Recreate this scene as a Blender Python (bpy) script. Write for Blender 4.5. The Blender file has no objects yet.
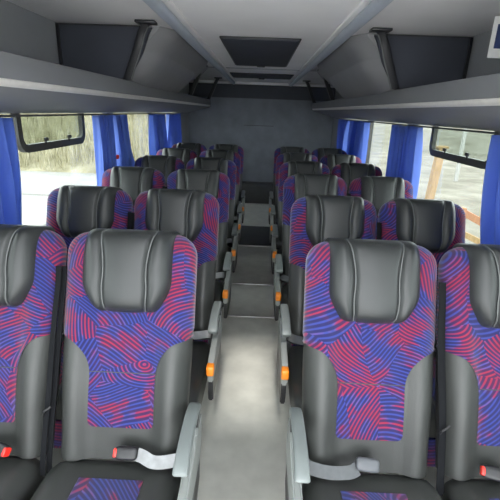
import bpy, bmesh, math, random
from mathutils import Vector, Matrix
random.seed(7)
C = bpy.context.scene.collection
PI = math.pi
ZC = 1.5                       # camera height above the bus floor
CEIL = 1.95
WALL = 1.2
REAR = 7.25
FRONT = -0.7

# ------------------------------------------------------------------ materials
def newmat(name):
    m = bpy.data.materials.new(name); m.use_nodes = True
    nt = m.node_tree
    return m, nt, nt.nodes['Principled BSDF'], nt.nodes['Material Output']

def pmat(name, col, rough=.5, metal=0., noise=0., nscale=30., bump=0., bscale=200., spec=.5, sheen=0., coat=0.):
    m, nt, b, o = newmat(name)
    b.inputs['Base Color'].default_value = (*col, 1)
    b.inputs['Roughness'].default_value = rough
    b.inputs['Metallic'].default_value = metal
    b.inputs['Specular IOR Level'].default_value = spec
    b.inputs['Sheen Weight'].default_value = sheen
    b.inputs['Coat Weight'].default_value = coat
    tc = nt.nodes.new('ShaderNodeTexCoord')
    if noise > 0:
        n = nt.nodes.new('ShaderNodeTexNoise'); n.inputs['Scale'].default_value = nscale
        n.inputs['Detail'].default_value = 4
        nt.links.new(tc.outputs['Object'], n.inputs['Vector'])
        r = nt.nodes.new('ShaderNodeMapRange')
        r.inputs['From Min'].default_value = .3; r.inputs['From Max'].default_value = .7
        r.inputs['To Min'].default_value = 1 - noise; r.inputs['To Max'].default_value = 1 + noise
        nt.links.new(n.outputs['Fac'], r.inputs['Value'])
        v = nt.nodes.new('ShaderNodeVectorMath'); v.operation = 'SCALE'
        v.inputs[0].default_value = col
        nt.links.new(r.outputs['Result'], v.inputs['Scale'])
        nt.links.new(v.outputs['Vector'], b.inputs['Base Color'])
    if bump > 0:
        n = nt.nodes.new('ShaderNodeTexNoise'); n.inputs['Scale'].default_value = bscale
        n.inputs['Detail'].default_value = 3
        nt.links.new(tc.outputs['Object'], n.inputs['Vector'])
        bp = nt.nodes.new('ShaderNodeBump'); bp.inputs['Strength'].default_value = bump
        bp.inputs['Distance'].default_value = .002
        nt.links.new(n.outputs['Fac'], bp.inputs['Height'])
        nt.links.new(bp.outputs['Normal'], b.inputs['Normal'])
    return m

def fabric_mat():
    """moquette: patches of concentric arcs in red, blue and navy"""
    m, nt, b, o = newmat('patterned_moquette')
    N, Lk = nt.nodes, nt.links
    b.inputs['Roughness'].default_value = .9
    b.inputs['Sheen Weight'].default_value = .25
    b.inputs['Specular IOR Level'].default_value = .2
    tc = N.new('ShaderNodeTexCoord'); oi = N.new('ShaderNodeObjectInfo')
    d1 = N.new('ShaderNodeVectorMath'); d1.operation = 'DOT_PRODUCT'; d1.inputs[1].default_value = (1, .35, 0)
    d2 = N.new('ShaderNodeVectorMath'); d2.operation = 'DOT_PRODUCT'; d2.inputs[1].default_value = (0, .6, .8)
    Lk.new(tc.outputs['Object'], d1.inputs[0]); Lk.new(tc.outputs['Object'], d2.inputs[0])
    mp = N.new('ShaderNodeCombineXYZ')
    Lk.new(d1.outputs['Value'], mp.inputs[0]); Lk.new(d2.outputs['Value'], mp.inputs[1])
    of = N.new('ShaderNodeVectorMath'); of.operation = 'ADD'
    sc = N.new('ShaderNodeVectorMath'); sc.operation = 'SCALE'; sc.inputs[0].default_value = (3.1, 1.7, 0)
    Lk.new(oi.outputs['Random'], sc.inputs['Scale'])
    Lk.new(mp.outputs[0], of.inputs[0]); Lk.new(sc.outputs[0], of.inputs[1])
    # slight wobble
    nz = N.new('ShaderNodeTexNoise'); nz.inputs['Scale'].default_value = 5
    Lk.new(of.outputs[0], nz.inputs['Vector'])
    ns = N.new('ShaderNodeVectorMath'); ns.operation = 'SCALE'; ns.inputs['Scale'].default_value = .07
    Lk.new(nz.outputs['Color'], ns.inputs[0])
    nz.inputs['Detail'].default_value = 0
    pv = N.new('ShaderNodeVectorMath'); pv.operation = 'ADD'
    Lk.new(of.outputs[0], pv.inputs[0]); Lk.new(ns.outputs[0], pv.inputs[1])
    vo = N.new('ShaderNodeTexVoronoi'); vo.feature = 'F1'; vo.voronoi_dimensions = '2D'; vo.inputs['Scale'].default_value = 7.5
    vo.inputs['Randomness'].default_value = 1
    Lk.new(pv.outputs[0], vo.inputs['Vector'])
    # centre of the rings: cell point displaced by the cell's random colour
    cs = N.new('ShaderNodeVectorMath'); cs.operation = 'SUBTRACT'; cs.inputs[1].default_value = (.5, .5, .5)
    Lk.new(vo.outputs['Color'], cs.inputs[0])
    cs2 = N.new('ShaderNodeVectorMath'); cs2.operation = 'SCALE'; cs2.inputs['Scale'].default_value = .62
    Lk.new(cs.outputs[0], cs2.inputs[0])
    c3 = N.new('ShaderNodeVectorMath'); c3.operation = 'MULTIPLY'; c3.inputs[1].default_value = (1, 1, 0)
    Lk.new(cs2.outputs[0], c3.inputs[0])
    cc = N.new('ShaderNodeVectorMath'); cc.operation = 'ADD'
    Lk.new(vo.outputs['Position'], cc.inputs[0]); Lk.new(c3.outputs[0], cc.inputs[1])
    p2 = N.new('ShaderNodeVectorMath'); p2.operation = 'MULTIPLY'; p2.inputs[1].default_value = (1, 1, 0)
    Lk.new(pv.outputs[0], p2.inputs[0])
    di = N.new('ShaderNodeVectorMath'); di.operation = 'DISTANCE'
    Lk.new(p2.outputs[0], di.inputs[0]); Lk.new(cc.outputs[0], di.inputs[1])
    mu = N.new('ShaderNodeMath'); mu.operation = 'MULTIPLY'; mu.inputs[1].default_value = 2 * PI / .0115
    Lk.new(di.outputs['Value'], mu.inputs[0])
    si = N.new('ShaderNodeMath'); si.operation = 'SINE'; Lk.new(mu.outputs[0], si.inputs[0])
    st = N.new('ShaderNodeMapRange'); st.inputs['From Min'].default_value = -.2; st.inputs['From Max'].default_value = .95
    Lk.new(si.outputs[0], st.inputs['Value'])
    # stripe hue: blue or red, patch-wise
    n2 = N.new('ShaderNodeTexNoise'); n2.inputs['Scale'].default_value = 13; n2.inputs['Detail'].default_value = 2
    Lk.new(of.outputs[0], n2.inputs['Vector'])
    sx = N.new('ShaderNodeSeparateXYZ'); Lk.new(vo.outputs['Color'], sx.inputs[0])
    hf = N.new('ShaderNodeMath'); hf.operation = 'MULTIPLY'; hf.inputs[1].default_value = .25
    Lk.new(mu.outputs[0], hf.inputs[0])
    hs = N.new('ShaderNodeMath'); hs.operation = 'SINE'; Lk.new(hf.outputs[0], hs.inputs[0])
    h2 = N.new('ShaderNodeMath'); h2.operation = 'MULTIPLY_ADD'; h2.inputs[1].default_value = .09
    Lk.new(hs.outputs[0], h2.inputs[0]); Lk.new(n2.outputs['Fac'], h2.inputs[2])
    ad = N.new('ShaderNodeMath'); ad.operation = 'MULTIPLY_ADD'; ad.inputs[1].default_value = .26
    Lk.new(sx.outputs['X'], ad.inputs[0]); Lk.new(h2.outputs[0], ad.inputs[2])
    cr = N.new('ShaderNodeValToRGB')
    e = cr.color_ramp; e.elements[0].position = .54; e.elements[0].color = (.030, .042, .21, 1)
    e.elements[1].position = .78; e.elements[1].color = (.25, .018, .045, 1)
    k = e.elements.new(.61); k.color = (.08, .055, .21, 1)
    k = e.elements.new(.67); k.color = (.20, .02, .075, 1)
    Lk.new(ad.outputs[0], cr.inputs[0])
    # ground between the stripes: navy / plum
    cr2 = N.new('ShaderNodeValToRGB')
    e = cr2.color_ramp; e.elements[0].position = .45; e.elements[0].color = (.016, .016, .080, 1)
    e.elements[1].position = .65; e.elements[1].color = (.055, .012, .05, 1)
    Lk.new(n2.outputs['Fac'], cr2.inputs[0])
    mx = N.new('ShaderNodeMix'); mx.data_type = 'RGBA'
    Lk.new(st.outputs[0], mx.inputs['Factor']); Lk.new(cr2.outputs[0], mx.inputs['A']); Lk.new(cr.outputs[0], mx.inputs['B'])
    # weave
    Lk.new(mx.outputs['Result'], b.inputs['Base Color'])
    n3 = N.new('ShaderNodeTexNoise'); n3.inputs['Scale'].default_value = 500
    Lk.new(tc.outputs['Object'], n3.inputs['Vector'])
    bp = N.new('ShaderNodeBump'); bp.inputs['Strength'].default_value = .3; bp.inputs['Distance'].default_value = .001
    Lk.new(n3.outputs['Fac'], bp.inputs['Height']); Lk.new(bp.outputs['Normal'], b.inputs['Normal'])
    return m

def glass_mat():
    m, nt, b, o = newmat('window_glass')
    nt.nodes.remove(b)
    t = nt.nodes.new('ShaderNodeBsdfTransparent'); t.inputs[0].default_value = (.80, .83, .81, 1)
    g = nt.nodes.new('ShaderNodeBsdfGlossy'); g.inputs['Roughness'].default_value = .02
    f0 = nt.nodes.new('ShaderNodeLayerWeight'); f0.inputs['Blend'].default_value = .5
    f1 = nt.nodes.new('ShaderNodeMath'); f1.operation = 'POWER'; f1.inputs[1].default_value = 5
    nt.links.new(f0.outputs['Facing'], f1.inputs[0])
    f = nt.nodes.new('ShaderNodeMath'); f.operation = 'MULTIPLY_ADD'; f.inputs[1].default_value = .35; f.inputs[2].default_value = .03
    nt.links.new(f1.outputs[0], f.inputs[0])
    mx = nt.nodes.new('ShaderNodeMixShader')
    nt.links.new(f.outputs[0], mx.inputs[0]); nt.links.new(t.outputs[0], mx.inputs[1]); nt.links.new(g.outputs[0], mx.inputs[2])
    nt.links.new(mx.outputs[0], o.inputs['Surface'])
    return m

def curtain_mat():
    m, nt, b, o = newmat('blue_curtain_cloth')
    b.inputs['Base Color'].default_value = (.09, .17, .56, 1); b.inputs['Roughness'].default_value = .8
    b.inputs['Sheen Weight'].default_value = .3
    t = nt.nodes.new('ShaderNodeBsdfTranslucent'); t.inputs[0].default_value = (.24, .38, .88, 1)
    mx = nt.nodes.new('ShaderNodeMixShader'); mx.inputs[0].default_value = .27
    nt.links.new(b.outputs[0], mx.inputs[1]); nt.links.new(t.outputs[0], mx.inputs[2])
    nt.links.new(mx.outputs[0], o.inputs['Surface'])
    return m

def ramp_noise_mat(name, cols, scale=3., rough=.95, detail=8, stretch=(1, 1, 1), bump=.5):
    m, nt, b, o = newmat(name)
    b.inputs['Roughness'].default_value = rough; b.inputs['Specular IOR Level'].default_value = .2
    tc = nt.nodes.new('ShaderNodeTexCoord'); mp = nt.nodes.new('ShaderNodeMapping')
    mp.inputs['Scale'].default_value = stretch
    nt.links.new(tc.outputs['Object'], mp.inputs[0])
    n = nt.nodes.new('ShaderNodeTexNoise'); n.inputs['Scale'].default_value = scale; n.inputs['Detail'].default_value = detail
    nt.links.new(mp.outputs[0], n.inputs['Vector'])
    cr = nt.nodes.new('ShaderNodeValToRGB'); e = cr.color_ramp
    e.elements[0].position = .32; e.elements[0].color = (*cols[0], 1)
    e.elements[1].position = .68; e.elements[1].color = (*cols[-1], 1)
    for i, c in enumerate(cols[1:-1]):
        k = e.elements.new(.32 + .36 * (i + 1) / (len(cols) - 1)); k.color = (*c, 1)
    nt.links.new(n.outputs['Fac'], cr.inputs[0]); nt.links.new(cr.outputs[0], b.inputs['Base Color'])
    bp = nt.nodes.new('ShaderNodeBump'); bp.inputs['Strength'].default_value = bump; bp.inputs['Distance'].default_value = .04
    nt.links.new(n.outputs['Fac'], bp.inputs['Height']); nt.links.new(bp.outputs['Normal'], b.inputs['Normal'])
    return m

M = dict(
    leather=pmat('charcoal_leather', (.035, .037, .035), .45, noise=.08, nscale=8, bump=.25, bscale=350),
    headleather=pmat('headrest_leather', (.023, .0255, .026), .42, noise=.06, nscale=8, bump=.2, bscale=350),
    seam=pmat('seam_piping', (.12, .127, .127), .5, noise=.05),
    fabric=fabric_mat(),
    shell=pmat('dark_seat_shell', (.03, .032, .036), .5, noise=.05),
    arm=pmat('pale_grey_armrest_plastic', (.165, .185, .183), .45, noise=.05, nscale=12),
    cover=pmat('side_cover_plastic', (.25, .265, .255), .45, noise=.07, nscale=10),
    black=pmat('black_plastic', (.012, .012, .014), .4, noise=.05),
    orange=pmat('orange_lever_plastic', (.85, .25, .02), .35, noise=.04),
    red=pmat('red_button_plastic', (.75, .03, .02), .35, noise=.04),
    web=pmat('black_webbing', (.006, .0065, .008), .85, noise=.1, nscale=80, spec=.15),
    greyweb=pmat('silver_grey_webbing', (.26, .265, .27), .6, noise=.15, nscale=40),
    darkweb=pmat('mid_grey_webbing', (.075, .08, .085), .6, noise=.15, nscale=40),
    steel=pmat('brushed_steel', (.5, .5, .5), .35, .9, noise=.05),
    tongue=pmat('grey_buckle_plastic', (.085, .09, .10), .4, noise=.04),
    ceiling=pmat('ceiling_lining', (.78, .77, .78), .75, noise=.04, nscale=3, bump=.15, bscale=300),
    wall=pmat('side_wall_lining', (.30, .31, .325), .7, noise=.05, nscale=4, bump=.15, bscale=250),
    rack=pmat('rack_plastic', (.185, .19, .203), .6, noise=.05, nscale=3, bump=.1, bscale=150),
    racktrim=pmat('rack_trim_strip', (.75, .73, .70), .3, .15, noise=.04),
    rail=pmat('ceiling_rail_aluminium', (.42, .46, .52), .42, .1, noise=.04),
    dark=pmat('dark_panel_fabric', (.035, .040, .055), .75, noise=.06, nscale=6),
    strut=pmat('strut_plastic', (.014, .015, .018), .4, noise=.05),
    cove=pmat('cove_shell_plastic', (.23, .23, .24), .55, noise=.05, nscale=4),
    rear=pmat('rear_wall_carpet', (.19, .205, .235), .9, noise=.12, nscale=5, bump=.3, bscale=200),
    reardark=pmat('rear_wall_dark_band', (.06, .066, .08), .8, noise=.1, nscale=5),
    floor=pmat('grey_vinyl_floor', (.55, .55, .50), .42, noise=.10, nscale=9, bump=.15, bscale=60),
    mat=pmat('dark_matte_grey', (.05, .052, .052), .6, noise=.12, nscale=12),
    strip=pmat('aluminium_nosing', (.5, .5, .48), .35, .7, noise=.05),
    rubber=pmat('window_frame_rubber', (.055, .054, .05), .5, noise=.06),
    glass=glass_mat(), curtain=curtain_mat(),
    white=pmat('white_card', (.8, .8, .78), .6, noise=.03),
    navy=pmat('navy_print', (.03, .05, .14), .5, noise=.3, nscale=25),
    ground=ramp_noise_mat('pale_dusty_ground', [(.085, .078, .062), (.125, .116, .096), (.17, .16, .135)], .9),
    road=ramp_noise_mat('pale_concrete_road', [(.17, .167, .16), (.19, .188, .182), (.21, .208, .20)], 1.5, bump=.1),
    dry=ramp_noise_mat('dry_grass_bank', [(.12, .11, .07), (.185, .17, .115), (.24, .225, .165)], 2.2, stretch=(1, 1, .35)),
    reed=ramp_noise_mat('dry_reed_stems', [(.16, .145, .085), (.26, .24, .155), (.36, .335, .25)], 3.),
    roadline=pmat('road_joint', (.11, .105, .10), .9, noise=.1),
    paledry=ramp_noise_mat('pale_far_slope', [(.08, .076, .058), (.115, .11, .09), (.15, .145, .125)], .5, stretch=(1, 3, 1)),
    apron=ramp_noise_mat('unseen_bounce_slab', [(.46, .45, .43), (.52, .51, .49), (.56, .55, .54)], 1.2, bump=.1),
    wood=ramp_noise_mat('weathered_timber', [(.22, .15, .075), (.32, .22, .12)], 6, stretch=(4, 4, .5), bump=.2),
    redwood=ramp_noise_mat('reddish_timber', [(.24, .12, .07), (.32, .17, .10)], 6, stretch=(4, 4, .5), bump=.2),
    whitepaint=pmat('white_painted_post', (.3, .3, .29), .6, noise=.04),
)

# ------------------------------------------------------------------ helpers
def link(name, me, parent=None):
    o = bpy.data.objects.new(name, me); C.objects.link(o)
    if parent: o.parent = parent
    return o

def obj(name, bm, mat, parent=None, smooth=True):
    bmesh.ops.recalc_face_normals(bm, faces=bm.faces)
    me = bpy.data.meshes.new(name); bm.to_mesh(me); bm.free()
    me.materials.append(M[mat])
    for p in me.polygons: p.use_smooth = smooth
    if smooth:
        me.set_sharp_from_angle(angle=math.radians(42))
    return link(name, me, parent)

def tag(o, label, cat, group=None):
    o['label'] = label; o['category'] = cat
    if group: o['group'] = group
    return o

def struct(o):
    o['kind'] = 'structure'; return o

def empty(name, loc):
    o = bpy.data.objects.new(name, None); C.objects.link(o)
    o.location = loc; o.empty_display_size = .1
    return o

def box(bm, x0, x1, y0, y1, z0, z1, mtx=None):
    vs = [bm.verts.new(Vector((x, y, z)) if mtx is None else mtx @ Vector((x, y, z)))
          for x in (x0, x1) for y in (y0, y1) for z in (z0, z1)]
    for f in ((0, 1, 3, 2), (4, 6, 7, 5), (0, 4, 5, 1), (2, 3, 7, 6), (0, 2, 6, 4), (1, 5, 7, 3)):
        bm.faces.new([vs[i] for i in f])

def bbox(bm, x0, x1, y0, y1, z0, z1, bev=.005, seg=2, mtx=None):
    """bevelled box"""
    t = bmesh.new(); box(t, x0, x1, y0, y1, z0, z1)
    bmesh.ops.bevel(t, geom=t.edges[:] + t.verts[:], offset=bev, segments=seg, affect='EDGES', profile=.5)
    merge(bm, t, mtx)

def merge(bm, t, mtx=None):
    mp = {}
    for v in t.verts: mp[v] = bm.verts.new(v.co if mtx is None else mtx @ v.co)
    for f in t.faces:
        try: bm.faces.new([mp[v] for v in f.verts])
        except ValueError: pass
    t.free()

def rbox(bm, c, h, p=8, n=10, fn=None):
    """cube grown to a rounded pad by an Lp norm"""
    t = bmesh.new(); bmesh.ops.create_cube(t, size=2)
    bmesh.ops.subdivide_edges(t, edges=t.edges[:], cuts=n, use_grid_fill=True)
    for v in t.verts:
        q = v.co.copy()
        q = Vector([math.tan(a * PI / 4 * .98) / math.tan(PI / 4 * .98) for a in q])
        L = (abs(q.x) ** p + abs(q.y) ** p + abs(q.z) ** p) ** (1 / p)
        m = max(abs(q.x), abs(q.y), abs(q.z))
        q = q / L * m if m else q
        q = Vector((q.x * h[0], q.y * h[1], q.z * h[2]))
        if fn: q = fn(q)
        v.co = q + Vector(c)
    merge(bm, t)

def grid(bm, rows, close_u=False):
    R = [[bm.verts.new(p) for p in r] for r in rows]
    for i in range(len(R) - 1):
        n = len(R[i])
        for j in range(n if close_u else n - 1):
            k = (j + 1) % n
            try: bm.faces.new((R[i][j], R[i][k], R[i + 1][k], R[i + 1][j]))
            except ValueError: pass
    return R

def sweep(bm, pts, sec, up=None, cap=True):
    """sweep a closed 2-D section (list of (a,b)) along 3-D points"""
    pts = [Vector(p) for p in pts]; rows = []
    for i, p in enumerate(pts):
        t = (pts[min(i + 1, len(pts) - 1)] - pts[max(i - 1, 0)]).normalized()
        u = Vector(up) if up is not None else (Vector((0, 0, 1)) if abs(t.z) < .9 else Vector((1, 0, 0)))
        a = t.cross(u).normalized(); b = a.cross(t).normalized()
        rows.append([p + a * s[0] + b * s[1] for s in sec])
    R = grid(bm, rows, True)
    if cap:
        bm.faces.new(R[0][::-1]); bm.faces.new(R[-1])

def circ(r, n=10): return [(r * math.cos(2 * PI * k / n), r * math.sin(2 * PI * k / n)) for k in range(n)]
def rect(a, b): return [(-a, -b), (a, -b), (a, b), (-a, b)]

def prism(bm, poly, axis, a0, a1):
    """extrude a polygon: axis 'x' -> (y,z) poly, 'y' -> (x,z), 'z' -> (x,y)"""
    def P(q, a):
        return {'x': (a, q[0], q[1]), 'y': (q[0], a, q[1]), 'z': (q[0], q[1], a)}[axis]
    A = [bm.verts.new(P(q, a0)) for q in poly]; B = [bm.verts.new(P(q, a1)) for q in poly]
    n = len(poly)
    for i in range(n): bm.faces.new((A[i], A[(i + 1) % n], B[(i + 1) % n], B[i]))
    bm.faces.new(A[::-1]); bm.faces.new(B)

def smoothpts(pts, n=8):
    """Catmull-Rom through the points"""
    P = [Vector(p) for p in pts]; P = [P[0] * 2 - P[1]] + P + [P[-1] * 2 - P[-2]]; out = []
    for i in range(1, len(P) - 2):
        for k in range(n):
            t = k / n
            out.append(.5 * ((2 * P[i]) + (-P[i - 1] + P[i + 1]) * t + (2 * P[i - 1] - 5 * P[i] + 4 * P[i + 1] - P[i + 2]) * t * t
                             + (-P[i - 1] + 3 * P[i] - 3 * P[i + 1] + P[i + 2]) * t ** 3))
    out.append(P[-2]); return out

def sstep(a, b, x):
    t = max(0., min(1., (x - a) / (b - a))); return t * t * (3 - 2 * t)

# ------------------------------------------------------------------ seat
TILT = math.radians(19.5); S_TOP = .74
Z0 = 1.094 - S_TOP * math.cos(TILT); Y0 = -S_TOP * math.sin(TILT)
HW = .213
def backpt(x, s, n):
    """x across, s along the back, n out of the front face"""
    return Vector((x, Y0 + s * math.sin(TILT) - n * math.cos(TILT), Z0 + s * math.cos(TILT) + n * math.sin(TILT)))

def se(v, p=3.4): return math.copysign(abs(v) ** (2 / p), v)
def back_w(s):
    w = HW - .010 * sstep(.35, 0, s)
    r = .075
    if s > S_TOP - r:
        t = (s - (S_TOP - r)) / r
        w = w - r + r * math.sqrt(max(0, 1 - t * t))
    return w
def back_T(s):
    T = .047 + .012 * math.exp(-((s - .22) / .14) ** 2); r = .05
    if s > S_TOP - r:
        t = (s - (S_TOP - r)) / r
        T *= math.sqrt(max(0, 1 - t * t))
    return T
def back_surf(phi, s, off=0.):
    w = back_w(s); T = back_T(s)
    x = (w + off) * se(math.sin(phi)); c = se(math.cos(phi))
    n = (T + off) * c
    if c > 0:
        a = abs(x) / HW
        bol = .034 * sstep(.42, .74, a) * (1 - .65 * sstep(.78, 1.0, a)) * (.45 + .55 * sstep(.62, .30, s)) * sstep(S_TOP, S_TOP - .1, s)
        n += bol * min(1, c * 1.5)
    else:
        n *= .8
    return backpt(x, s, n)
def fab_w(s):
    """half width of the patterned panel"""
    if s < .27: return .107
    if s > .40: return 9
    t = (s - .27) / .13
    return .107 + .108 * (1 - math.sqrt(max(0, 1 - t * t)))

def m_backrest():
    bm = bmesh.new(); rows = []
    ss = [.0 + .66 * i / 22 for i in range(23)] + [S_TOP - .08 * (1 - math.sin(PI / 2 * k / 9)) for k in range(1, 10)]
    for s in ss:
        rows.append([back_surf(2 * PI * k / 64, s) for k in range(64)])
    R = grid(bm, rows, True); bm.faces.new(R[0][::-1]); bm.faces.new(R[-1])
    bmesh.ops.remove_doubles(bm, verts=bm.verts[:], dist=.0002)
    return bm

def m_fabric():
    bm = bmesh.new(); rows = []
    sb = .105
    ss = [sb + .02 * (1 - math.cos(PI / 2 * k / 5)) for k in range(5)] + [sb + .02 + (.27 - sb - .02) * k / 10 for k in range(11)]
    ss += [.27 + .13 * math.sin(PI / 2 * k / 14) for k in range(1, 15)]
    ss += [.40 + .26 * k / 10 for k in range(1, 11)] + [S_TOP - .08 * (1 - math.sin(PI / 2 * k / 8)) for k in range(1, 9)]
    N = 48
    for i, s in enumerate(ss):
        w = fab_w(s)
        if s < sb + .02:
            t = (sb + .02 - s) / .02; w = .107 - .02 * (1 - math.sqrt(max(0, 1 - t * t)))
        r = min(1., w / back_w(s)) if s < .40 else 1
        phm = math.asin(min(1, r) ** 1.7) if s < .3999 else PI / 2
        phm += math.radians(62) * sstep(.385, .42, s)
        row = []
        for k in range(N + 1):
            f = k / N * 2 - 1
            edge = (k in (0, N)) or i == 0
            row.append(back_surf(f * phm, s, -.004 if edge else .0035))
        rows.append(row)
    grid(bm, rows)
    bmesh.ops.remove_doubles(bm, verts=bm.verts[:], dist=.0001)
    return bm

HC, HH = .612, .143      # headrest centre and half height along the back
def head_w(v):
    w = .159 - .008 * sstep(.3, 1, v) - .046 * sstep(-.2, -1, v) ** 1.2
    if v < -.8: w -= .028 * ((-.8 - v) / .2) ** 2
    if v > .88: w -= .016 * ((v - .88) / .12) ** 2
    return w
def head_seam(v): return .43 + .19 * v * v
def head_pt(u, v, off=0.):
    w = head_w(v); x = w * u; s = HC + HH * v
    e = (max(0, 1 - abs(u) ** 7) ** .45) * (max(0, 1 - abs(v) ** 9) ** .5)
    us = head_seam(v); au = abs(u)
    T = .040 + .014 * (1 - (u / .6) ** 2 if au < .6 else 0) + .012 * sstep(us, us + .2, au) + .006 * math.cos(v * 1.5)
    T -= .010 * math.exp(-((au - us) / .045) ** 2)
    base = back_T(min(s, S_TOP - .05))
    n = -.05 + (.05 + base + T) * e + off
    return backpt(x, s, n)
def m_head():
    bm = bmesh.new()
    us = [math.sin(PI / 2 * (k / 44)) * .45 + .55 * (k / 44) for k in range(-44, 45)]
    vs = [math.sin(PI / 2 * (k / 14)) * .7 + .3 * k / 14 for k in range(-14, 15)]
    grid(bm, [[head_pt(u, v) for u in us] for v in vs])
    return bm
def m_head_seam(sg):
    bm = bmesh.new()
    pts = [head_pt(sg * head_seam(v), v, .0030) for v in [-.965 + 1.93 * k / 24 for k in range(25)]]
    sweep(bm, pts, circ(.0021, 6), up=(1, 0, 0)); return bm

def cush_top(x, y):
    return .452 + .05 * (-.33 - y) / .46 * .6
def m_cushion():
    bm = bmesh.new()
    def f(q):
        if q.z > 0:
            a = abs(q.x) / .213
            q.z += .022 * sstep(.45, .72, a) * (1 - .7 * sstep(.8, 1, a)) * (1 - sstep(.75, 1, abs(q.y) / .25))
        q.z += -.10 * q.y * .6
        return q
    rbox(bm, (0, -.540, .355), (.212, .262, .07), 9, 14, f)
    return bm
def cz(y):   # top of the cushion's middle
    return .355 + .07 - .06 * (y + .54)
def m_cushfab():
    bm = bmesh.new()
    path = [(-.368, -.004), (-.373, .004)] + [(-.373 - .397 * k / 10, .004) for k in range(1, 11)]
    rows = []
    for y, o in path:
        rows.append([Vector((x, y, cz(y) + (o if abs(x) < .099 else -.004))) for x in [-.103, -.098] + [-.09 + .18 * k / 8 for k in range(9)] + [.098, .103]])
    # roll over the front edge
    for k in range(1, 6):
        a = PI / 2 * k / 5; y = -.77 - .037 * math.sin(a); z = cz(-.77) + .004 - .05 * (1 - math.cos(a))
        rows.append([Vector((x, y, z)) for x in [-.103, -.098] + [-.09 + .18 * q / 8 for q in range(9)] + [.098, .103]])
    for z in (.375, .32):
        rows.append([Vector((x, -.809, z)) for x in [-.103, -.098] + [-.09 + .18 * q / 8 for q in range(9)] + [.098, .103]])
    grid(bm, rows); return bm
def m_apron():
    bm = bmesh.new(); bbox(bm, -.165, .165, -.812, -.792, .20, .335, .008, 2); return bm
def m_cushseam(sg):
    bm = bmesh.new()
    sweep(bm, [(sg * .112, y, cz(y) + .0005 + .001) for y in [-.365 - .39 * k / 10 for k in range(11)]], circ(.0022, 6)); return bm

def m_armrest(sd):
    """sd: +1 when the aisle lies towards +x of the seat; built around x = 0"""
    bm = bmesh.new()
    pr = smoothpts([(0, -.215, .565), (0, -.235, .585), (0, -.30, .598), (0, -.40, .593), (0, -.465, .578), (0, -.485, .565)], 5)
    rows = []
    n = len(pr)
    for i, p in enumerate(pr):
        t = i / (n - 1)
        w = .0185 + .003 * t; h = .014
        e = 1 if 0 < i < n - 1 else .8
        sec = [(w * e * se(math.cos(a), 4), h * e * se(math.sin(a), 4)) for a in [2 * PI * k / 20 for k in range(20)]]
        q = pr[min(i + 1, n - 1)] - pr[max(i - 1, 0)]; q.normalize()
        nrm = Vector((0, q.z, -q.y))
        if nrm.z < 0: nrm = -nrm
        rows.append([p + Vector((a, 0, 0)) + nrm * b for a, b in sec])
    R = grid(bm, rows, True); bm.faces.new(R[0][::-1]); bm.faces.new(R[-1])
    return bm
def m_sidecover():
    poly = [(-.20, .54), (-.25, .545), (-.30, .53), (-.37, .505), (-.48, .495), (-.575, .49), (-.605, .475), (-.612, .43), (-.605, .395), (-.25, .385), (-.20, .42)]
    bm = bmesh.new(); prism(bm, poly, 'x', -.013, .013)
    bmesh.ops.bevel(bm, geom=[e for e in bm.edges if abs(e.verts[0].co.x - e.verts[1].co.x) < .001], offset=.005, segments=2, affect='EDGES')
    return bm
def m_lowerslab():
    bm = bmesh.new(); poly = [(-.595, .396), (-.60, .33), (-.585, .285), (-.30, .265), (-.24, .30), (-.23, .392)]
    prism(bm, poly, 'x', -.011, .011)
    bmesh.ops.bevel(bm, geom=[e for e in bm.edges if abs(e.verts[0].co.x - e.verts[1].co.x) < .001], offset=.004, segments=2, affect='EDGES')
    return bm
def m_lever():
    bm = bmesh.new(); bbox(bm, -.0165, .0165, -.628, -.585, .435, .482, .009, 3); return bm
def m_pivot():
    bm = bmesh.new()
    sweep(bm, [(-.018, -.268, .560), (.018, -.268, .560)], circ(.020, 14)); return bm
def m_leg(y):
    bm = bmesh.new()
    bbox(bm, -.02, .02, y - .025, y + .025, .012, .305, .004)
    bbox(bm, -.035, .035, y - .06, y + .06, .0, .014, .003)
    return bm
def m_frame():
    bm = bmesh.new()
    bbox(bm, -.205, .205, -.72, -.40, .290, .312, .006)
    return bm
def m_buckle():
    bm = bmesh.new(); rbox(bm, (0, 0, 0), (.036, .013, .020), 5, 6); return bm
def m_button():
    bm = bmesh.new(); rbox(bm, (0, 0, 0), (.006, .0135, .014), 5, 4); return bm
def ribbon(bm, pts, w, th, up):
    sweep(bm, smoothpts(pts, 6), rect(th / 2, w / 2) if up == 'z' else rect(w / 2, th / 2), up=(0, 0, 1) if up == 'z' else up)

def belt_strap(off, x, hook=False, wob=0.):
    """black webbing hanging in the gap between two seats, following the back"""
    bm = bmesh.new(); pts = []
    for k, s in enumerate([.62, .56, .46, .34, .22, .10, .0, -.04]):
        n = .030 + off + .035 * sstep(.6, .1, s) + wob * math.sin(k * 1.3)
        pts.append(backpt(x + wob * math.sin(k * 1.9), s, n))
    sweep(bm, smoothpts(pts, 6), rect(.0085, .0014), up=(0, -1, .4))
    return bm

def part(name, bm, mat, parent, label=None, loc=None, rot=None, smooth=True):
    o = obj(name, bm, mat, parent, smooth)
    if loc: o.location = loc
    if rot: o.rotation_euler = rot
    if label: o['label'] = label
    return o

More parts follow.
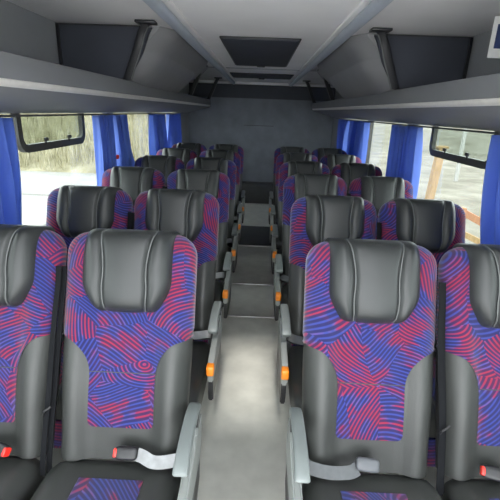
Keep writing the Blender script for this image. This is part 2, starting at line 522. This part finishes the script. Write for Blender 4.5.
def make_seat(side, inner):
    """side -1 left of the aisle, +1 right; inner = next to the aisle"""
    root = empty('coach_seat', (0, 0, 0))
    part('backrest', m_backrest(), 'leather', root)
    part('patterned_panel', m_fabric(), 'fabric', root, 'red and blue arc patterned upholstery')
    bm = bmesh.new()
    sweep(bm, [back_surf(math.asin(min(1, abs(x) / back_w(.285)) ** 1.7) * (1 if x > 0 else -1), .285, .0036) for x in [-.104 + .208 * k / 24 for k in range(25)]], circ(.0016, 6), up=(0, 0, 1))
    part('seam', bm, 'shell', root)
    hd = part('headrest', m_head(), 'headleather', root, 'black leather headrest')
    for sg in (-1, 1): part('seam', m_head_seam(sg), 'seam', hd)
    cu = part('seat_cushion', m_cushion(), 'leather', root)
    for sg in (-1, 1): part('seam', m_cushseam(sg), 'seam', cu)
    part('patterned_insert', m_cushfab(), 'fabric', cu, 'red and blue arc patterned insert')
    part('front_apron', m_apron(), 'fabric', root, 'dark patterned front apron')
    fr = part('seat_frame', m_frame(), 'shell', root)
    for sx in (-.15, .15): part('leg', m_leg(-.56), 'shell', root, loc=(sx, 0, 0))
    sd = -side                                # direction of the aisle from the seat
    if inner:
        ax = sd * .236
        ar = part('armrest', m_armrest(sd), 'arm', root, 'pale grey plastic armrest', loc=(ax, 0, 0))
        part('hinge', m_pivot(), 'black', ar)
        sc_ = part('side_cover', m_sidecover(), 'cover', root, 'light grey side cover', loc=(ax + sd * .006, 0, 0))
        part('skirt', m_lowerslab(), 'black', sc_)
        part('recline_lever', m_lever(), 'orange', root, 'orange recline lever', loc=(ax + sd * .006, 0, 0))
        # lap belt lying across the aisle side of the crease
        bm = bmesh.new()
        if side < 0:
            ribbon(bm, [(.069, -.325, .472), (.09, -.332, .470), (.12, -.345, .465), (.155, -.35, .470), (.195, -.345, .476), (.212, -.335, .470)], .038, .002, (0, -.75, .65))
            part('lap_belt', bm, 'greyweb', root, 'silver grey lap belt webbing')
            bk = part('buckle', m_buckle(), 'black', root, 'black belt buckle', loc=(.036, -.325, .474), rot=(-.7, 0, 0))
            part('release_button', m_button(), 'red', bk, 'red release button', loc=(-.033, 0, 0))
        else:
            ribbon(bm, [(-.212, -.33, .478), (-.19, -.345, .472), (-.13, -.35, .462), (-.07, -.345, .462), (-.045, -.335, .468)], .038, .002, (0, -.75, .65))
            part('lap_belt', bm, 'darkweb', root, 'grey lap belt webbing')
            bk = part('buckle', m_buckle(), 'tongue', root, 'grey belt buckle', loc=(-.015, -.33, .480), rot=(-.7, .12, 0))
        # black webbing in the gap to the window seat
        gx = -sd * .221
        b1 = part('belt_webbing', belt_strap(.012, gx + .006, wob=.001), 'web', root)
        b2 = part('belt_webbing', belt_strap(.026, gx - .006, wob=.002), 'web', root)
        bm = bmesh.new(); q = backpt(gx, .17, .098)
        sweep(bm, smoothpts([q + Vector((.014, 0, .012)), q + Vector((.004, -.004, .004)), q + Vector((-.008, -.006, -.004)), q + Vector((-.012, -.002, -.020))], 5), circ(.0035, 8))
        part('belt_tongue', bm, 'black', b2)
    else:
        bk = part('buckle', m_buckle(), 'black', root, 'black belt buckle', loc=(.085 if side < 0 else -.075, -.335, .475), rot=(-.7, 0, -.3))
        part('release_button', m_button(), 'red', bk, 'red release button', loc=(.033 if side < 0 else -.033, 0, 0))
        bm = bmesh.new(); s0 = bk.location.x
        ribbon(bm, [(s0 - .03, -.332, .462), (s0 - .05, -.31, .435), (s0 - .06, -.29, .41)] if side < 0 else [(s0 + .03, -.332, .462), (s0 + .05, -.31, .435), (s0 + .06, -.29, .41)], .035, .002, (0, -.75, .65))
        part('lap_belt', bm, 'web', root)
    return root

def copy_tree(o, parent=None):
    c = o.copy(); C.objects.link(c); c.parent = parent
    for ch in list(o.children): copy_tree(ch, c)
    return c

ORD = ['nearest', 'second', 'third', 'fourth', 'fifth', 'rearmost']
for side in (-1, 1):
    for inner in (True, False):
        proto = make_seat(side, inner)
        for i in range(6):
            o = proto if i == 0 else copy_tree(proto)
            cx = side * (.400 if inner else .848)
            o.location = (cx, 1.334 + .76 * i, 0)
            sn = 'left' if side < 0 else 'right'
            extra = {(-1, True, 0): ', with silver lap belt',
                     (1, True, 0): ', with grey buckle',
                     (-1, False, 0): ', cut off by the left picture edge',
                     (1, False, 0): ', cut off by the right picture edge'}.get((side, inner, i), '')
            row = (ORD[i] + ' row') if i in (0, 5) else ORD[i] + ' row'
            tag(o, ('patterned coach seat beside the aisle on the %s, %s%s' if inner else
                    'patterned coach seat at the %s windows, %s%s') % (sn, row, extra), 'seat',
                'coach seats in two rows of pairs')

# ------------------------------------------------------------------ bus shell
def sbox(name, x0, x1, y0, y1, z0, z1, mat, parent=None):
    bm = bmesh.new(); box(bm, x0, x1, y0, y1, z0, z1)
    return obj(name, bm, mat, parent, False)

struct(sbox('floor', -WALL - .06, WALL + .06, FRONT, REAR + .06, -.08, 0, 'floor'))
bm = bmesh.new()      # unseen opening added in the front roof to let sun onto the aisle
HX, HY0, HY1 = .17, .18, .88
for a in ((-WALL - .06, -HX, FRONT, REAR + .06), (HX, WALL + .06, FRONT, REAR + .06), (-HX, HX, FRONT, HY0), (-HX, HX, HY1, REAR + .06)):
    box(bm, *a, CEIL, CEIL + .03)
struct(obj('ceiling', bm, 'ceiling', None, False))
W0, W1 = .80, 1.468            # window bottom and top
PILL = [(-.70, -.60), (.95, 1.05), (3.44, 3.52), (4.80, 4.85), (6.40, REAR + .0)]
for sg, nm in ((-1, 'left'), (1, 'right')):
    bm = bmesh.new(); xa, xb = sorted((sg * WALL, sg * (WALL + .06)))
    box(bm, xa, xb, FRONT, REAR, 0, W0); box(bm, xa, xb, FRONT, REAR, W1, CEIL)
    for a, b in PILL: box(bm, xa, xb, a, b, W0, W1)
    struct(obj('wall_' + nm, bm, 'wall', None, False))
n = 0
for sg in (-1, 1):
    for k in range(4):
        n += 1
        y0, y1 = PILL[k][1], PILL[k + 1][0]
        w = empty('window_%d' % n, (sg * (WALL + .03), (y0 + y1) / 2, (W0 + W1) / 2)); struct(w)
        bm = bmesh.new(); h = (y1 - y0) / 2; v = (W1 - W0) / 2
        box(bm, -.003, .003, -h, h, -v, v); obj('pane', bm, 'glass', w, False)
        bm = bmesh.new()
        for a, b, c, d in ((-h, h, -v, -v + .02), (-h, h, v - .02, v), (-h, -h + .018, -v, v), (h - .018, h, -v, v)):
            box(bm, -.022, .022, a, b, c, d)
        obj('window_seal', bm, 'rubber', w, False)
# rear wall with its dark band, seam and rounded side fillets
struct(sbox('wall_rear', -WALL, WALL, REAR, REAR + .06, 0, CEIL, 'reardark'))
bm = bmesh.new()
pr = [(-1.19, REAR - .16), (-1.15, REAR - .09), (-1.06, REAR - .045), (-.9, REAR - .03), (.9, REAR - .03), (1.06, REAR - .045), (1.15, REAR - .09), (1.19, REAR - .16), (1.19, REAR - .002), (-1.19, REAR - .002)]
prism(bm, pr, 'z', .0, 1.70)
w = struct(obj('trim_1', bm, 'rear'))
bm = bmesh.new(); bbox(bm, -.28, .22, REAR - .036, REAR - .028, 1.272, 1.279, .002); obj('seam', bm, 'black', w)
bm = bmesh.new(); bbox(bm, -.30, .30, REAR - .30, REAR - .03, 0, .34, .03, 3)
tag(obj('engine_cover', bm, 'mat'), 'low dark carpeted engine cover at the end of the aisle against the rear wall', 'cover')

# aisle floor: a thin dark slab near the back, and cross strips
def band_obj(y0, y1, label):
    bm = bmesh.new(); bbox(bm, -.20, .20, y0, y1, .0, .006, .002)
    return tag(obj('aisle_band', bm, 'mat'), label, 'mat')
band_obj(4.62, 5.48, 'thin dark band across the aisle floor near the back')
k = 0
for y in (2.845, 3.475, 4.605, 5.495, 6.93):
    bm = bmesh.new(); bbox(bm, -.20, .20, y - .010, y + .010, 0, .009, .003)
    k += 1
    struct(obj('trim_%d' % (k + 1), bm, 'strip'))

# luggage racks
def rack(sg):
    nm = 'left' if sg < 0 else 'right'
    root = empty('luggage_rack', (sg * WALL, 3.0, ZC))
    def X(y):
        if y < 6.6: return .78
        t = min(1, (y - 6.6) / .60); return 1.02 - .24 * math.sqrt(max(0, 1 - t * t))
    ys = [FRONT + .02, 0, 1, 2, 3, 4, 5, 6, 6.6] + [6.6 + .60 * math.sin(PI / 2 * k / 10) for k in range(1, 11)]
    def prof(x):
        d = x - .78
        p = [(1.196, -.052), (1.0 + d * .5, -.012), (.82 + d, .034), (.792 + d, .046), (.776 + d, .062), (.772 + d, .09), (.776 + d, .125), (.784 + d, .145), (.80 + d, .150), (.815 + d, .142), (.825 + d, .10), (1.196, .075)]
        return p
    bm = bmesh.new()
    rows = [[Vector((sg * px - sg * WALL, y - 3.0, pz)) for px, pz in prof(X(y))] for y in ys]
    R = grid(bm, rows, True); bm.faces.new(R[0]); bm.faces.new(R[-1][::-1])
    obj('rack_shell', bm, 'rack', root)
    bm = bmesh.new()
    rows = []
    for y in ys[:9]:
        c = [(.788, .046), (.779, .048), (.7725, .056), (.7715, .066), (.776, .070), (.786, .06)]
        rows.append([Vector((sg * a - sg * WALL, y - 3.0, b)) for a, b in c])
    R = grid(bm, rows, True); bm.faces.new(R[0]); bm.faces.new(R[-1][::-1])
    o = obj('trim_strip', bm, 'racktrim', root); o['label'] = 'shiny pale trim strip'
    return tag(root, 'long grey overhead luggage rack above the %s windows' % nm, 'luggage rack', 'overhead luggage racks')
rack(-1); rack(1)

# struts from ceiling to rack
def strut(sg, y, label):
    root = empty('rack_strut', (sg * .79, y, ZC + .152))
    top = Vector((-sg * .15, -.10, CEIL - ZC - .152)); 
    bm = bmesh.new()
    pts = smoothpts([(0, 0, .0), (-sg * .04, -.025, .08), (-sg * .08, -.05, .16), (-sg * .11, -.07, .23), (-sg * .14, -.09, .275), (top.x, top.y, top.z - .01)], 5)
    rows = []
    for i, p in enumerate(pts):
        t = i / (len(pts) - 1); a = .026 + .030 * sstep(.78, 1, t) - .003 * t; b = .012
        rows.append([p + Vector((a * se(math.cos(q), 4), b * se(math.sin(q), 4), 0)) for q in [2 * PI * k / 16 for k in range(16)]])
    R = grid(bm, rows, True); bm.faces.new(R[0][::-1]); bm.faces.new(R[-1])
    obj('bracket', bm, 'strut', root)
    bm = bmesh.new(); bbox(bm, top.x - .055, top.x + .055, top.y - .04, top.y + .04, top.z - .016, top.z - .002, .005); obj('foot_plate', bm, 'strut', root)
    bm = bmesh.new()
    sweep(bm, [p + Vector((-sg * .025, -.010, 0)) for p in pts[:-6]], circ(.0035, 6)); o = obj('edge_bead', bm, 'seam', root); o['label'] = 'light edge bead'
    return tag(root, label, 'strut', 'luggage rack struts')
for sg, nm in ((-1, 'left'), (1, 'right')):
    strut(sg, 2.62, 'large dark strut holding the %s luggage rack, nearest the camera' % nm)
    strut(sg, 4.88, 'dark middle strut of the %s luggage rack, near the back' % nm)
    strut(sg, 6.55, 'last dark strut of the %s luggage rack, at the rear wall' % nm)

# closed cove over each rack with dark front panel
def cove(sg):
    nm = 'left' if sg < 0 else 'right'
    root = empty('roof_cove', (sg * 1.0, 2.7, ZC + .12))
    o0 = Vector((sg * 1.0, 2.7, ZC + .12))
    def P(x, y, z): return Vector((sg * x, y, ZC + z)) - o0
    def prof(t):
        g = sstep(.6, 1, t)
        g2 = (1 - min(1, t / .10)) ** 2
        inn = .50 + .10 * g + .10 * g2
        p = [(inn, .448), (inn + .012, .425), (inn + .07, .37), (inn + .12, .325), (inn + .127, .312), (inn + .135 + .1 * g, .28), (inn + .165 + .14 * g, .24), (inn + .22 + .14 * g, .19), (inn + .30 + .12 * g, .12), (1.19, .10), (1.19, .448)]
        return p
    ys = [2.66 + 2.3 * (k / 30) ** 1.4 for k in range(31)]
    bm = bmesh.new(); rows = [[P(x, y, z) for x, z in prof((y - 2.66) / 2.3)] for y in ys]
    R = grid(bm, rows, True); bm.faces.new(R[0]); bm.faces.new(R[-1][::-1])
    obj('cove_shell', bm, 'cove', root)
    bm = bmesh.new()
    poly = [(sg * x - sg * 1.0, z - .12) for x, z in [(.64, .436), (.66, .40), (.70, .30), (.76, .20), (.81, .14), (1.185, .11), (1.185, .436)]]
    prism(bm, poly, 'y', -.062, -.042); obj('front_panel', bm, 'dark', root, False)['label'] = 'dark front panel'
    bm = bmesh.new()
    sweep(bm, [P(.66, 2.645, .437), P(1.19, 2.645, .437)], rect(.006, .006)); sweep(bm, [P(1.185, 2.635, .44), P(1.185, 2.635, .11)], rect(.008, .008))
    obj('edge_trim', bm, 'black', root)
    return tag(root, 'closed grey roof cove with dark front panel above the %s luggage rack' % nm, 'ceiling panel', 'roof coves over the racks')
cove(-1); cove(1)

# ceiling rails
for sg, nm in ((-1, 'left'), (1, 'right')):
    root = empty('ceiling_rail', (sg * .45, 3, CEIL - .03))
    bm = bmesh.new(); sweep(bm, [(0, FRONT - 3 + .05, -.008), (0, REAR - 3 - .25, -.008)], [(.027 * se(math.cos(2 * PI * k / 20), 2.6), .022 * se(math.sin(2 * PI * k / 20), 2.6)) for k in range(20)])
    obj('rail_tube', bm, 'rail', root)
    bm = bmesh.new(); bbox(bm, -.045, .045, FRONT - 3 + .05, REAR - 3 - .25, .014, .030, .003); obj('flange', bm, 'ceiling', root)
    tag(root, 'long blue grey tubular rail along the ceiling left of the roof hatch' if sg < 0 else 'long blue grey tubular rail along the ceiling right of the roof hatch', 'rail', 'ceiling rails')

# roof hatches
def hatch(x0, x1, y0, y1, label):
    cx, cy = (x0 + x1) / 2, (y0 + y1) / 2
    root = empty('roof_hatch', (cx, cy, CEIL)); hx, hy = (x1 - x0) / 2, (y1 - y0) / 2
    bm = bmesh.new(); bbox(bm, -hx, hx, -hy, hy, -.018, -.001, .006); obj('hatch_panel', bm, 'dark', root)
    bm = bmesh.new()
    for a, b, c, d in ((-hx - .012, hx + .012, -hy - .012, -hy), (-hx - .012, hx + .012, hy, hy + .012), (-hx - .012, -hx, -hy, hy), (hx, hx + .012, -hy, hy)):
        bbox(bm, a, b, c, d, -.012, -.001, .003)
    obj('hatch_frame', bm, 'strut', root)
    bm = bmesh.new(); bbox(bm, -.04, .04, hy - .07, hy - .045, -.032, -.018, .004); obj('latch', bm, 'black', root)
    tag(root, label, 'roof hatch', 'roof hatches')
hatch(-.265, .235, 2.93, 4.53, 'large dark rectangular roof hatch in the middle of the ceiling')
hatch(-.40, .38, 5.55, 6.15, 'smaller dark roof hatch close to the rear wall')
bm = bmesh.new(); bbox(bm, -1.19, 1.19, 4.95, 4.97, CEIL - .006, CEIL + .0, .002)
struct(obj('trim_7', bm, 'wall'))
bm = bmesh.new(); bbox(bm, -1.19, 1.19, REAR - .12, REAR - .02, CEIL - .04, CEIL - .001, .012)
struct(obj('trim_8', bm, 'ceiling'))

# hopper windows (small opening lights)
def hopper(sg, y0, y1, zb, label):
    root = empty('hopper_window', (sg * (WALL - .004), (y0 + y1) / 2, zb))
    h = (y1 - y0) / 2; top = W1 - zb - .02; r = .06
    path = [(0, -h, top)]
    for k in range(7):
        a = PI / 2 * k / 6; path.append((0, -h + r - r * math.cos(a), r - r * math.sin(a)))
    for k in range(7):
        a = PI / 2 * k / 6; path.append((0, h - r + r * math.sin(a), r - r * math.cos(a)))
    path.append((0, h, top))
    bm = bmesh.new(); sweep(bm, path, rect(.020, .014), up=(1, 0, 0)); obj('frame', bm, 'rubber', root)
    bm = bmesh.new(); box(bm, sg * .004 - .001, sg * .004 + .001, -h + .01, h - .01, .012, top - .005); obj('pane', bm, 'glass', root, False)
    for yy in (-h * .38, h * .38):
        bm = bmesh.new(); sweep(bm, [(-sg * .012, yy, .012), (-sg * .016, yy, .035)], circ(.006, 8)); rbox(bm, (-sg * .018, yy, .038), (.010, .014, .010), 4, 3)
        obj('latch', bm, 'black', root)
    tag(root, label, 'window', 'small opening windows')
hopper(-1, 2.10, 2.87, 1.275, 'small dark framed opening light at the top of the left window')
hopper(1, 2.16, 2.95, 1.275, 'small dark framed opening light at the top of the right window')

# curtains
def curtain(sg, y0, y1, label, zb=.74, folds=4, seed=0, shift=0., pinch=0., clip=False):
    y0 *= .955; y1 *= .955
    rnd = random.Random(seed)
    ph = [rnd.uniform(0, 6) for _ in range(4)]
    yc = (y0 + y1) / 2; h = (y1 - y0) / 2; ztop = 1.434
    root = empty('curtain', (sg * 1.145, yc, zb)); NZ, NY = 24, 120; rows = []
    for k in range(NZ + 1):
        t = k / NZ; z = (ztop - zb) * t
        row = []
        for j in range(NY + 1):
            u = j / NY * 2 - 1
            hw = h * (1 - pinch * (1 - t) * .8)
            y = u * hw + shift * (1 - t) + .012 * math.sin(3 * t + ph[0])
            a = (.030 + .008 * math.sin(PI * t)) * (1 + .25 * math.sin(5 * u + ph[2]))
            q = u * (folds * 1.7) * PI + ph[1] + 1.1 * math.sin(2.2 * t + ph[2]) * u
            x = a * math.sin(q + .5 * math.sin(q)) + .010 * math.sin(u * folds * 1.7 * PI + ph[3] + 2.5 * t)
            y += .5 * a * math.sin(2 * q + t) * (1 - abs(u))
            row.append(Vector((x, y, z)))
        rows.append(row)
    bm = bmesh.new(); grid(bm, rows)
    o = obj('cloth', bm, 'curtain', root)
    m = o.modifiers.new('thickness', 'SOLIDIFY'); m.thickness = .003
    if clip:
        bm = bmesh.new(); rbox(bm, (-sg * .03, h * .9, .38), (.010, .030, .016), 4, 4); obj('clip', bm, 'red', root)['label'] = 'red clip'
    return tag(root, label, 'curtain', 'blue window curtains')
curtain(-1, 1.40, 2.04, 'blue curtain at the left picture edge', folds=4, seed=1, shift=-.05)
curtain(-1, 3.11, 3.47, 'blue curtain on the left, nearer half of the pair behind the dark opening light', folds=3, seed=2, shift=-.05, pinch=.3, clip=True)
curtain(-1, 3.50, 3.90, 'blue curtain on the left, farther half of the pair behind the dark opening light', folds=3, seed=3, shift=.05, pinch=.25)
curtain(-1, 4.72, 5.34, 'blue curtain on the left, second last before the rear wall', folds=4, seed=4)
curtain(-1, 5.58, 6.38, 'blue curtain on the left, the last before the rear wall', folds=5, seed=5)
curtain(1, 1.45, 2.15, 'blue curtain at the right picture edge', folds=4, seed=6, shift=-.10)
curtain(1, 3.24, 3.92, 'broad blue curtain in the middle of the right windows', folds=4, seed=7, pinch=.04, shift=-.14)
curtain(1, 4.88, 5.70, 'blue curtain on the right, second last before the rear wall', folds=5, seed=8)
curtain(1, 5.85, 6.50, 'blue curtain on the right, the last before the rear wall', folds=4, seed=9)
for sg, nm in ((-1, 'left'), (1, 'right')):
    bm = bmesh.new(); sweep(bm, [(0, FRONT - 3 + .05, 0), (0, 3.6, 0)], rect(.008, .005))
    o = obj('curtain_rail', bm, 'tongue'); o.location = (sg * 1.145, 3, 1.441)
    tag(o, 'thin grey curtain rail over the %s windows' % nm, 'curtain rail', 'curtain rails')

# notice card hanging at the top right
root = empty('notice_card', (1.115, 2.12, 1.772))
mt = Matrix.Identity(4)
bm = bmesh.new(); bbox(bm, -.072, .078, -.003, .003, 0, .172, .002, 1, mt); obj('card', bm, 'white', root)
bm = bmesh.new(); bbox(bm, -.052, .066, -.005, -.002, .040, .140, .001, 1, mt); obj('printed_panel', bm, 'navy', root)['label'] = 'dark blue printed panel'
tag(root, 'white card with dark blue panel hanging at the top right corner', 'notice')

# ------------------------------------------------------------------ outside
GZ = -.9
def ground_piece(name, x0, x1, y0, y1, z, mat, nx=2, ny=2, fn=None):
    bm = bmesh.new()
    rows = [[Vector((x0 + (x1 - x0) * i / nx, y0 + (y1 - y0) * j / ny, z + (fn(x0 + (x1 - x0) * i / nx, y0 + (y1 - y0) * j / ny) if fn else 0))) for i in range(nx + 1)] for j in range(ny + 1)]
    grid(bm, rows); o = obj(name, bm, mat)
    if sum(p.normal.z for p in o.data.polygons) < 0: o.data.flip_normals()
    return o
struct(ground_piece('ground', -90, 90, -60, 140, GZ, 'ground'))
struct(ground_piece('road', -14, 14, -24, -.8, GZ + .015, 'apron', 6, 6))  # not the road: unseen pale slab added to bounce light onto the ceiling
struct(ground_piece('road', -60, -1.8, 2, 15.2, GZ + .015, 'road'))
struct(ground_piece('road_joint', -60, -1.8, 11.0, 11.16, GZ + .02, 'roadline'))
def bank(x, y):
    t = (y - 15.2) / 14; return 3.6 * (1 - math.exp(-2.2 * t)) + .18 * math.sin(x * 1.3 + y) + .15 * math.sin(x * 2.7 - y * .8) if t > 0 else 0
o = ground_piece('grass_bank', -60, -1.0, 15.2, 45, GZ, 'dry', 90, 40, bank)
tag(o, 'dry yellow grass bank beyond the road outside the left windows', 'bank')
bm = bmesh.new()
for i in range(9000):
    x = -1.5 - 22 * random.random() ** 1.1; y = 15.3 + 9 * random.random() ** 1.3
    z = GZ + bank(x, y); h = random.uniform(.35, 1.1); a = random.uniform(0, PI); w = random.uniform(.008, .018)
    dx, dy = w * math.cos(a), w * math.sin(a); lx, ly = random.uniform(-.18, .18), random.uniform(-.18, .18)
    v = [bm.verts.new(q) for q in ((x - dx, y - dy, z - .05), (x + dx, y + dy, z - .05), (x + lx * .4 + dx, y + ly * .4 + dy, z + h * .6), (x + lx, y + ly, z + h), (x + lx * .4 - dx, y + ly * .4 - dy, z + h * .6))]
    bm.faces.new(v)
o = obj('dry_reeds', bm, 'reed', None, False); o['kind'] = 'stuff'
tag(o, 'pale dry reeds standing on the bank outside the left windows', 'reeds')
def bankr(x, y):
    t = (y - 30) / 20; return 3.0 * (1 - math.exp(-2 * t)) + .25 * math.sin(x * .7 + y * .3) if t > 0 else 0
o = ground_piece('far_bank', 1, 80, 30, 70, GZ, 'paledry', 40, 20, bankr)
tag(o, 'pale grassy slope far off outside the right windows', 'bank')

bm = bmesh.new(); bbox(bm, -.06, .06, -.06, .06, 0, 2.6, .01)
o = obj('white_post', bm, 'whitepaint'); o.location = (8.0, 17.0, GZ)
tag(o, 'tall white post standing outside the right windows', 'post')
root = empty('timber_post', (4.22, 10.2, GZ))
bm = bmesh.new(); sweep(bm, [(0, 0, 0), (.05, 0, .9), (.10, 0, 1.75)], rect(.09, .08)); obj('post', bm, 'wood', root)
bm = bmesh.new(); bbox(bm, -.04, .24, -.10, .12, 1.72, 1.78, .01); obj('cap_board', bm, 'wood', root)
tag(root, 'thick weathered timber post outside the right windows', 'post')
root = empty('timber_fence', (3.60, 7.2, GZ))
bm = bmesh.new(); bbox(bm, -.06, .06, -.06, .06, 0, .93, .008); obj('post', bm, 'redwood', root)
bm = bmesh.new(); sweep(bm, [(0, 0, .86), (.75, -.35, .50)], rect(.025, .06)); obj('rail', bm, 'redwood', root)
bm = bmesh.new(); sweep(bm, [(0, 0, .50), (.75, -.35, .20)], rect(.025, .05)); obj('rail', bm, 'wood', root)
bm = bmesh.new(); bbox(bm, .70, .80, -.42, -.30, 0, .62, .008); obj('post', bm, 'redwood', root)
tag(root, 'reddish timber fence with sloping rails outside the right windows', 'fence')

# ------------------------------------------------------------------ light
w = bpy.data.worlds.new('World'); bpy.context.scene.world = w; w.use_nodes = True
bg = w.node_tree.nodes['Background']
bg.inputs[0].default_value = (.93, .97, 1.0, 1); bg.inputs[1].default_value = 3.4
sun = bpy.data.lights.new('sun', 'SUN'); sun.energy = 1.6; sun.angle = math.radians(7); sun.color = (1, .96, .9)
so = bpy.data.objects.new('sun', sun); C.objects.link(so); so.rotation_euler = (math.radians(38.5), 0, 0)

# ------------------------------------------------------------------ camera
cam = bpy.data.cameras.new('camera'); co = bpy.data.objects.new('camera', cam); C.objects.link(co)
F, PIT, YAW, ROLL, CX = 412.2, .3245, -.0156, .0371, .0144
cam.sensor_width = 36; cam.lens = F / 500 * 36; cam.clip_start = .02; cam.clip_end = 400
def wdir(px, py):
    x, y = px, py
    c, s = math.cos(ROLL), math.sin(ROLL); x, y = c * x + s * y, -s * x + c * y
    d = [x / F, 1, -y / F]
    c, s = math.cos(PIT), math.sin(PIT); d = [d[0], d[1] * c + d[2] * s, -d[1] * s + d[2] * c]
    c, s = math.cos(YAW), math.sin(YAW); return Vector((c * d[0] + s * d[1], -s * d[0] + c * d[1], d[2]))
f0 = wdir(0, 0).normalized(); r0 = (wdir(100, 0) - wdir(0, 0)).normalized(); u0 = (wdir(0, -100) - wdir(0, 0)).normalized()
mw = Matrix(((r0.x, u0.x, -f0.x, CX), (r0.y, u0.y, -f0.y, 0), (r0.z, u0.z, -f0.z, ZC), (0, 0, 0, 1)))
co.matrix_world = mw
sc = bpy.context.scene
sc.camera = co
sc.view_settings.view_transform = 'Standard'; sc.view_settings.look = 'None'
sc.view_settings.gamma = 1; sc.view_settings.use_curve_mapping = False
sc.view_settings.exposure = 1.35
sc.cycles.max_bounces = 8; sc.cycles.diffuse_bounces = 5; sc.cycles.transparent_max_bounces = 12
sc.cycles.use_denoising = True
